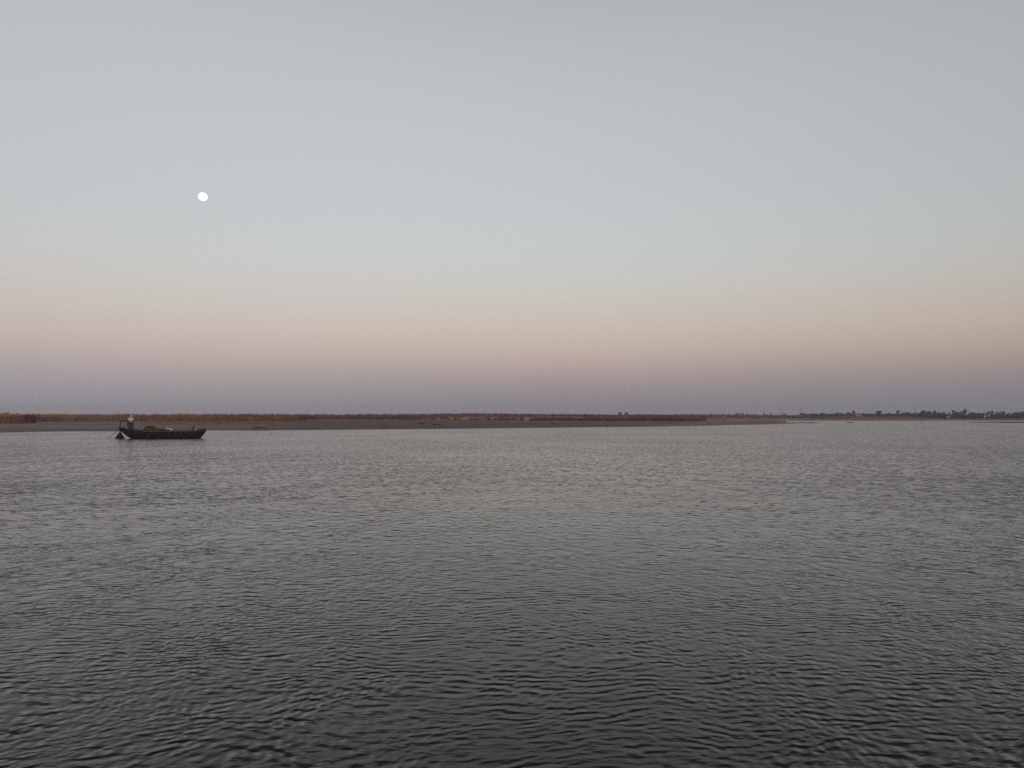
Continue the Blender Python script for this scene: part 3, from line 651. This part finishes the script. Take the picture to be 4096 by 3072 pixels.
pts = [(-.10, 0, .68), (-.08, .01, .58), (-.13, .0, .48), (-.19, -.02, .38), (-.28, -.02, .30)]; V = []
for i, p in enumerate(pts): V += [Vector(p) + Vector((-.035, .01 * i, 0)), Vector(p) + Vector((.035, -.01 * i, 0)), Vector(p) + Vector((.035, -.01 * i + .012, 0)), Vector(p) + Vector((-.035, .01 * i + .012, 0))]
mesh('streamer', V, [(i * 4 + j, i * 4 + (j + 1) % 4, i * 4 + 4 + (j + 1) % 4, i * 4 + 4 + j) for i in range(4) for j in range(4)], mat('orange_cloth', (.55, .32, .20), .9), fl)
tag(fl, 'thin stick with an orange streamer tied upright to the rudder head', 'flag stick')

# heaps of cut vegetation in the hold
def heap(cx0, cx1, prof_, zb, wy, label, colr, seed):
    rr = random.Random(seed); u0, u1 = U(cx0), U(cx1); uc = (u0 + u1) / 2; nu, nv = 40, 22; V = []
    for i in range(nu):
        t = i / (nu - 1); u = u0 + (u1 - u0) * t; zt = float(prof_(u))
        for j in range(nv):
            s = j / (nv - 1) * 2 - 1; e = (1 - abs(s) ** 2.4)
            z = zb + (zt - zb) * e; nz_ = mnoise.fractal(Vector((u * 4, s * 4, seed)), 1, 2, 4) * .05
            V.append((u - uc, s * min(wy, float(beam(u)) - .1) + nz_, z - zb + nz_ * e))
    Fh = [(i * nv + j, (i + 1) * nv + j, (i + 1) * nv + j + 1, i * nv + j + 1) for i in range(nu - 1) for j in range(nv - 1)]
    base = len(V)
    for b in range(2600):
        i = rr.randrange(nu - 1); j = rr.randrange(nv - 1); p = Vector(V[i * nv + j]).lerp(Vector(V[(i + 1) * nv + j + 1]), rr.random())
        d = Vector((rr.gauss(0, 1), rr.gauss(0, 1), abs(rr.gauss(0, .6)) + .1)).normalized() * rr.uniform(.05, .16); w_ = Vector((rr.gauss(0, 1), rr.gauss(0, 1), 0)).normalized() * .012
        q = len(V); V += [p - w_, p + w_, p + d]; Fh.append((q, q + 1, q + 2))
    o = mesh('fodder_heap', V, Fh, mat('cut_fodder', colr, .95, .5, 9)); o.location = BR @ Vector((uc, 0, zb)); o.rotation_euler = (0, 0, R(7))
    tag(o, label, 'heap', 'heaps of cut fodder in the boat'); return o
heap(798, 1150, table([(U(798), .62), (U(815), 1.05), (U(845), 1.42), (U(880), 1.56), (U(925), 1.60), (U(980), 1.57), (U(1030), 1.42), (U(1080), 1.20), (U(1115), 1.13), (U(1150), .8)]), .32, .8,
     'taller olive brown heap of cut fodder amidships, nearer the standing man', (.085, .065, .035), 2)
heap(1085, 1395, table([(U(1085), .8), (U(1120), 1.12), (U(1180), 1.19), (U(1240), 1.22), (U(1300), 1.15), (U(1350), 1.0), (U(1380), .85), (U(1395), .6)]), .32, .8,
     'lower dark brown heap of cut fodder with white cloth on it', (.06, .042, .034), 5)
# white cloth on the lower heap
V = []; prf = table([(U(1205), 1.16), (U(1225), 1.28), (U(1245), 1.34), (U(1265), 1.31), (U(1295), 1.28), (U(1320), 1.20), (U(1345), 1.08)])
nu, nv = 26, 12; ucl = U(1270)
for i in range(nu):
    u = U(1205) + (U(1345) - U(1205)) * i / (nu - 1)
    for j in range(nv):
        s = j / (nv - 1) * 2 - 1; V.append((u - ucl, s * .40 + .03 * math.sin(u * 30), float(prf(u)) - .13 * s * s - 1.0 + .02 * math.sin(u * 45 + s * 5)))
for i in range(nu * nv): V.append((V[i][0], V[i][1], V[i][2] - .035))
Fc = []
for i in range(nu - 1):
    for j in range(nv - 1):
        a = i * nv + j; Fc.append((a, a + nv, a + nv + 1, a + 1)); Fc.append((a + nu * nv, a + nu * nv + 1, a + nu * nv + nv + 1, a + nu * nv + nv))
    for j in (0, nv - 1): a = i * nv + j; Fc.append((a, a + nv, a + nv + nu * nv, a + nu * nv))
for j in range(nv - 1):
    for a in (j, (nu - 1) * nv + j): Fc.append((a, a + 1, a + 1 + nu * nv, a + nu * nv))
cl = mesh('cloth', V, Fc, mat('white_cotton', (.66, .60, .55), .9, .08), smooth=True); cl.location = BR @ Vector((ucl, 0, 1.0)); cl.rotation_euler = (0, 0, R(7))
m_fold = mat('white_cotton_fold', (.62, .56, .52), .9)
mesh('cloth_fold', *tube([(U(1238) - ucl, 0, .30), (U(1240) - ucl, 0, .42), (U(1243) - ucl, 0, .50)], [.05, .04, .015], 6), m_fold, cl)
mesh('cloth_fold', *tube([(U(1270) - ucl, 0, .27), (U(1278) - ucl, 0, .40)], [.04, .012], 6), m_fold, cl)
tag(cl, 'crumpled white cloth spread on top of the lower fodder heap', 'cloth')

# ------------------------------------------------------------------ people
def skin_body(name, J, E, root, m_, parent, sub=2):
    me = bpy.data.meshes.new(name); bm = bmesh.new(); ly = bm.verts.layers.skin.verify(); vs = {}
    for k_, (x, y, z, r) in J.items():
        v = bm.verts.new((x, y, z)); r = r if hasattr(r, '__len__') else (r, r); v[ly].radius = r; v[ly].use_root = (k_ == root); vs[k_] = v
    for a, b in E: bm.edges.new((vs[a], vs[b]))
    bm.to_mesh(me); bm.free(); o = link(name, me, m_, parent)
    sk_ = o.modifiers.new('skin', 'SKIN'); sk_.use_smooth_shade = True
    ss = o.modifiers.new('sub', 'SUBSURF'); ss.levels = sub; ss.render_levels = sub
    return o
def hand(J, E, wrist, side, palm, fdir, curl, wd):
    """palm + five unequal bent fingers from a wrist joint"""
    pm = Vector(palm); f = Vector(fdir).normalized(); c = Vector(curl).normalized(); w_ = Vector(wd).normalized()
    J[side + 'palm'] = (*pm, .028); E.append((wrist, side + 'palm'))
    for i, (o_, ln) in enumerate(((-.03, .075), (-.011, .085), (.011, .08), (.03, .062))):
        k0 = pm + f * .045 + w_ * o_; k1 = k0 + f * ln * .45 + c * .008; k2 = k1 + f * ln * .15 + c * ln * .45
        for n_, p in (('a', k0), ('b', k1), ('c', k2)): J[f'{side}f{i}{n_}'] = (*p, .0095 if n_ != 'c' else .0075)
        E += [(side + 'palm', f'{side}f{i}a'), (f'{side}f{i}a', f'{side}f{i}b'), (f'{side}f{i}b', f'{side}f{i}c')]
    t0 = pm - w_ * .035 + f * .01; t1 = t0 - w_ * .02 + f * .03 + c * .02
    J[side + 't0'] = (*t0, .012); J[side + 't1'] = (*t1, .009); E += [(side + 'palm', side + 't0'), (side + 't0', side + 't1')]
m_skin = mat('brown_skin', (.15, .085, .06), .6, .08, 6); m_shirt = mat('pale_shirt', (.80, .68, .60), .9, .10, 7, bump=.01); m_lungi = mat('blue_grey_lungi', (.06, .055, .09), .9, .25, 6)
man = empty('person', BR @ Vector((U(597), 0, 1.14)), R(7)); man.scale = (1.08, 1.08, 1.02)
tag(man, 'man standing at the stern in pale shirt and blue lungi, hand on the tiller', 'person')
J = {'pelvis': (0, 0, .93, (.14, .10)), 'waist': (0, .01, 1.10, (.13, .095)), 'chest': (.0, .03, 1.30, (.155, .11)), 'neck0': (.01, .04, 1.46, .065), 'neck': (.015, .05, 1.52, .052), 'jaw': (.03, .07, 1.58, (.07, .075)),
     'head': (.035, .06, 1.665, (.078, .092)), 'crown': (.035, .05, 1.735, (.055, .065)), 'nose': (.085, .155, 1.615, .012),
     'Ls': (-.20, .03, 1.40, .055), 'Le': (-.31, -.04, 1.17, .042), 'Lw': (-.33, .0, 1.03, .028), 'Rs': (.20, .03, 1.40, .055), 'Re': (.29, -.01, 1.15, .042), 'Rw': (.22, .20, 1.08, .028),
     'Lh': (-.10, 0, .86, .085), 'Lk': (-.11, .03, .47, .058), 'La': (-.11, 0, .09, .038), 'Lt': (-.13, .10, .035, (.04, .025)), 'Lu': (-.135, .17, .022, (.035, .015)), 'Rh': (.10, 0, .86, .085), 'Rk': (.11, .03, .47, .058), 'Ra': (.10, 0, .09, .038),
     'Rt': (.12, .10, .035, (.04, .025)), 'Ru': (.125, .17, .022, (.035, .015))}
E = [('pelvis', 'waist'), ('waist', 'chest'), ('chest', 'neck0'), ('neck0', 'neck'), ('neck', 'jaw'), ('jaw', 'head'), ('head', 'crown'), ('jaw', 'nose'), ('chest', 'Ls'), ('Ls', 'Le'), ('Le', 'Lw'), ('chest', 'Rs'), ('Rs', 'Re'), ('Re', 'Rw'),
     ('pelvis', 'Lh'), ('Lh', 'Lk'), ('Lk', 'La'), ('La', 'Lt'), ('Lt', 'Lu'), ('pelvis', 'Rh'), ('Rh', 'Rk'), ('Rk', 'Ra'), ('Ra', 'Rt'), ('Rt', 'Ru')]
hand(J, E, 'Lw', 'L', (-.33, .02, .985), (.0, .25, -1), (.3, 0, -.6), (1, .1, 0)); hand(J, E, 'Rw', 'R', (.18, .25, 1.06), (-.9, .4, -.1), (-.2, -.5, -.6), (0, .2, 1))
skin_body('body', J, E, 'pelvis', m_skin, man)
skin_body('shirt', {'hem': (0, .0, .93, (.20, .15)), 'waist': (0, .01, 1.10, (.185, .14)), 'chest': (0, .03, 1.32, (.215, .15)), 'top': (.005, .04, 1.47, (.12, .09)), 'Ls': (-.21, .03, 1.385, .085), 'Lm': (-.27, -.01, 1.26, .075), 'Le': (-.315, -.045, 1.15, .062),
                    'Rs': (.21, .03, 1.385, .085), 'Rm': (.26, .01, 1.26, .075), 'Re': (.295, -.005, 1.14, .062)},
          [('hem', 'waist'), ('waist', 'chest'), ('chest', 'top'), ('chest', 'Ls'), ('Ls', 'Lm'), ('Lm', 'Le'), ('chest', 'Rs'), ('Rs', 'Rm'), ('Rm', 'Re')], 'hem', m_shirt, man)
def lathe(rings, n=28, fold=.0, seed=0):
    V = []; 
    for (x, y, z, rx, ry) in rings:
        for k_ in range(n):
            a = 2 * math.pi * k_ / n; q = 1 + fold * math.sin(a * 7 + z * 3 + seed); V.append((x + rx * q * math.cos(a), y + ry * q * math.sin(a), z))
    f = [(i * n + k_, i * n + (k_ + 1) % n, (i + 1) * n + (k_ + 1) % n, (i + 1) * n + k_) for i in range(len(rings) - 1) for k_ in range(n)]
    return V, f + [tuple(range(n))[::-1], tuple(range((len(rings) - 1) * n, len(rings) * n))]
mesh('lungi', *join(lathe([(0.01, 0, .13, .27, .20), (0, 0, .35, .29, .21), (-.02, 0, .62, .32, .22), (-.02, 0, .82, .32, .21), (-.01, 0, .93, .25, .18), (0, 0, .98, .20, .15)], fold=.05),
                    lathe([(-.36, .02, .55, .06, .06), (-.37, .02, .68, .10, .10), (-.35, .02, .85, .10, .09), (-.30, .02, .93, .04, .04)], 12)), m_lungi, man, smooth=True)
m_cap = mat('pale_head_cloth', (.74, .64, .56), .9, .1, 8)
V, f = lathe([(.02, .0, 1.53, .07, .05), (.03, .01, 1.58, .115, .085), (.033, .03, 1.64, .125, .118), (.035, .04, 1.69, .128, .130), (.035, .045, 1.74, .112, .116), (.035, .045, 1.785, .06, .065)], 18, .03); mesh('head_cloth', V, f, m_cap, man, smooth=True)
mesh('ear', *join(tube([(.112, .05, 1.60), (.122, .045, 1.63), (.114, .05, 1.655)], [.008, .014, .008], 6), tube([(-.045, .05, 1.60), (-.055, .045, 1.63), (-.047, .05, 1.655)], [.008, .014, .008], 6)), m_skin, man)
# seated man at the bow
m_skin2 = mat('dark_skin', (.06, .034, .028), .6, .08, 6); m_mar = mat('maroon_shirt', (.075, .030, .032), .9, .2, 6); m_pink = mat('pink_white_lungi', (.60, .45, .43), .9, .10, 6)
sit = empty('person', BR @ Vector((U(1700), -.25, .86)), R(7))
tag(sit, 'man sitting low at the bow in maroon top with pale pink cloth over his legs', 'person')
J = {'pelvis': (0, 0, .12, (.14, .11)), 'waist': (-.03, 0, .27, (.12, .10)), 'chest': (.02, 0, .43, (.13, .10)), 'neck0': (.10, 0, .53, .06), 'neck': (.13, 0, .56, .05), 'jaw': (.185, 0, .585, (.07, .07)), 'head': (.19, 0, .655, (.085, .075)), 'crown': (.175, 0, .71, (.06, .055)), 'nose': (.275, 0, .62, .012),
     'Ls': (.05, .17, .47, .052), 'Le': (.16, .22, .27, .04), 'Lw': (.32, .16, .25, .028), 'Rs': (.05, -.17, .47, .052), 'Re': (.12, -.23, .26, .04), 'Rw': (.30, -.16, .25, .028),
     'Lh': (.06, .10, .11, .085), 'Lk': (.40, .14, .20, .06), 'La': (.62, .12, .06, .04), 'Lt': (.70, .13, .08, (.03, .04)), 'Lu': (.73, .13, .14, (.02, .035)), 'Rh': (.06, -.10, .11, .085), 'Rk': (.40, -.14, .20, .06), 'Ra': (.62, -.12, .06, .04), 'Rt': (.70, -.13, .08, (.03, .04)), 'Ru': (.73, -.13, .14, (.02, .035))}
hand_E = list(E); E2 = [e for e in E if 'palm' not in e[0] and 'palm' not in e[1] and not any(q in e[0] + e[1] for q in ('f0', 'f1', 'f2', 'f3', 't0'))]
hand(J, E2, 'Lw', 'L', (.37, .15, .255), (1, 0, -.2), (.1, 0, -1), (0, -1, 0)); hand(J, E2, 'Rw', 'R', (.35, -.15, .255), (1, 0, -.2), (.1, 0, -1), (0, 1, 0))
skin_body('body', J, E2, 'pelvis', m_skin2, sit)
skin_body('shirt', {'hem': (0, 0, .10, (.17, .15)), 'waist': (-.03, 0, .27, (.15, .13)), 'chest': (.02, 0, .42, (.155, .13)), 'top': (.085, 0, .51, .08), 'Ls': (.05, .175, .465, .072), 'Le': (.13, .21, .31, .058), 'Rs': (.05, -.175, .465, .072), 'Re': (.10, -.225, .31, .058)},
          [('hem', 'waist'), ('waist', 'chest'), ('chest', 'top'), ('chest', 'Ls'), ('Ls', 'Le'), ('chest', 'Rs'), ('Rs', 'Re')], 'hem', m_mar, sit)
skin_body('lungi', {'a': (.0, 0, .10, (.16, .15)), 'b': (.25, 0, .17, (.13, .22)), 'c': (.42, 0, .17, (.12, .23)), 'd': (.60, 0, .09, (.09, .20))}, [('a', 'b'), ('b', 'c'), ('c', 'd')], 'a', m_pink, sit)
V, f = lathe([(.16, 0, .60, .06, .07), (.155, 0, .66, .085, .085), (.165, 0, .72, .08, .078), (.17, 0, .755, .045, .045)], 16, .04); mesh('hair', V, f, mat('black_hair', (.012, .010, .010), .6), sit, smooth=True)

# ------------------------------------------------------------------ moon
md = 6000; p = at(811.5, 787, md); me = bpy.data.meshes.new('moon'); bm = bmesh.new(); bmesh.ops.create_uvsphere(bm, u_segments=48, v_segments=24, radius=.5 * 36.5 / F * md); bm.to_mesh(me); bm.free()
mo = link('moon', me, mat('moon_surface', (.9, .9, .88), 1, emis=((1, .985, .93), 1.12))); mo.location = p
mo.scale = (1, 1, .91); mo.rotation_euler = (0, R(14), 0)
me.polygons.foreach_set('use_smooth', [True] * len(me.polygons))
tag(mo, 'bright white nearly full moon in the clear pale sky', 'moon')

# ------------------------------------------------------------------ haze
V, f = box(-2540, 2540, -340, 2540, -4.5, 34); hz = mesh('haze', V, f); hm = bpy.data.materials.new('haze'); hm.use_nodes = True
n_ = hm.node_tree.nodes; n_.remove(n_['Principled BSDF']); pv = n_.new('ShaderNodeVolumePrincipled'); pv.inputs['Density'].default_value = .00036; pv.inputs['Color'].default_value = (.84, .83, .95, 1); pv.inputs['Anisotropy'].default_value = .2
hm.node_tree.links.new(pv.outputs[0], n_['Material Output'].inputs['Volume']); hz.data.materials.append(hm); tag(hz, 'thin pale evening haze over the river', 'haze', kind='stuff')
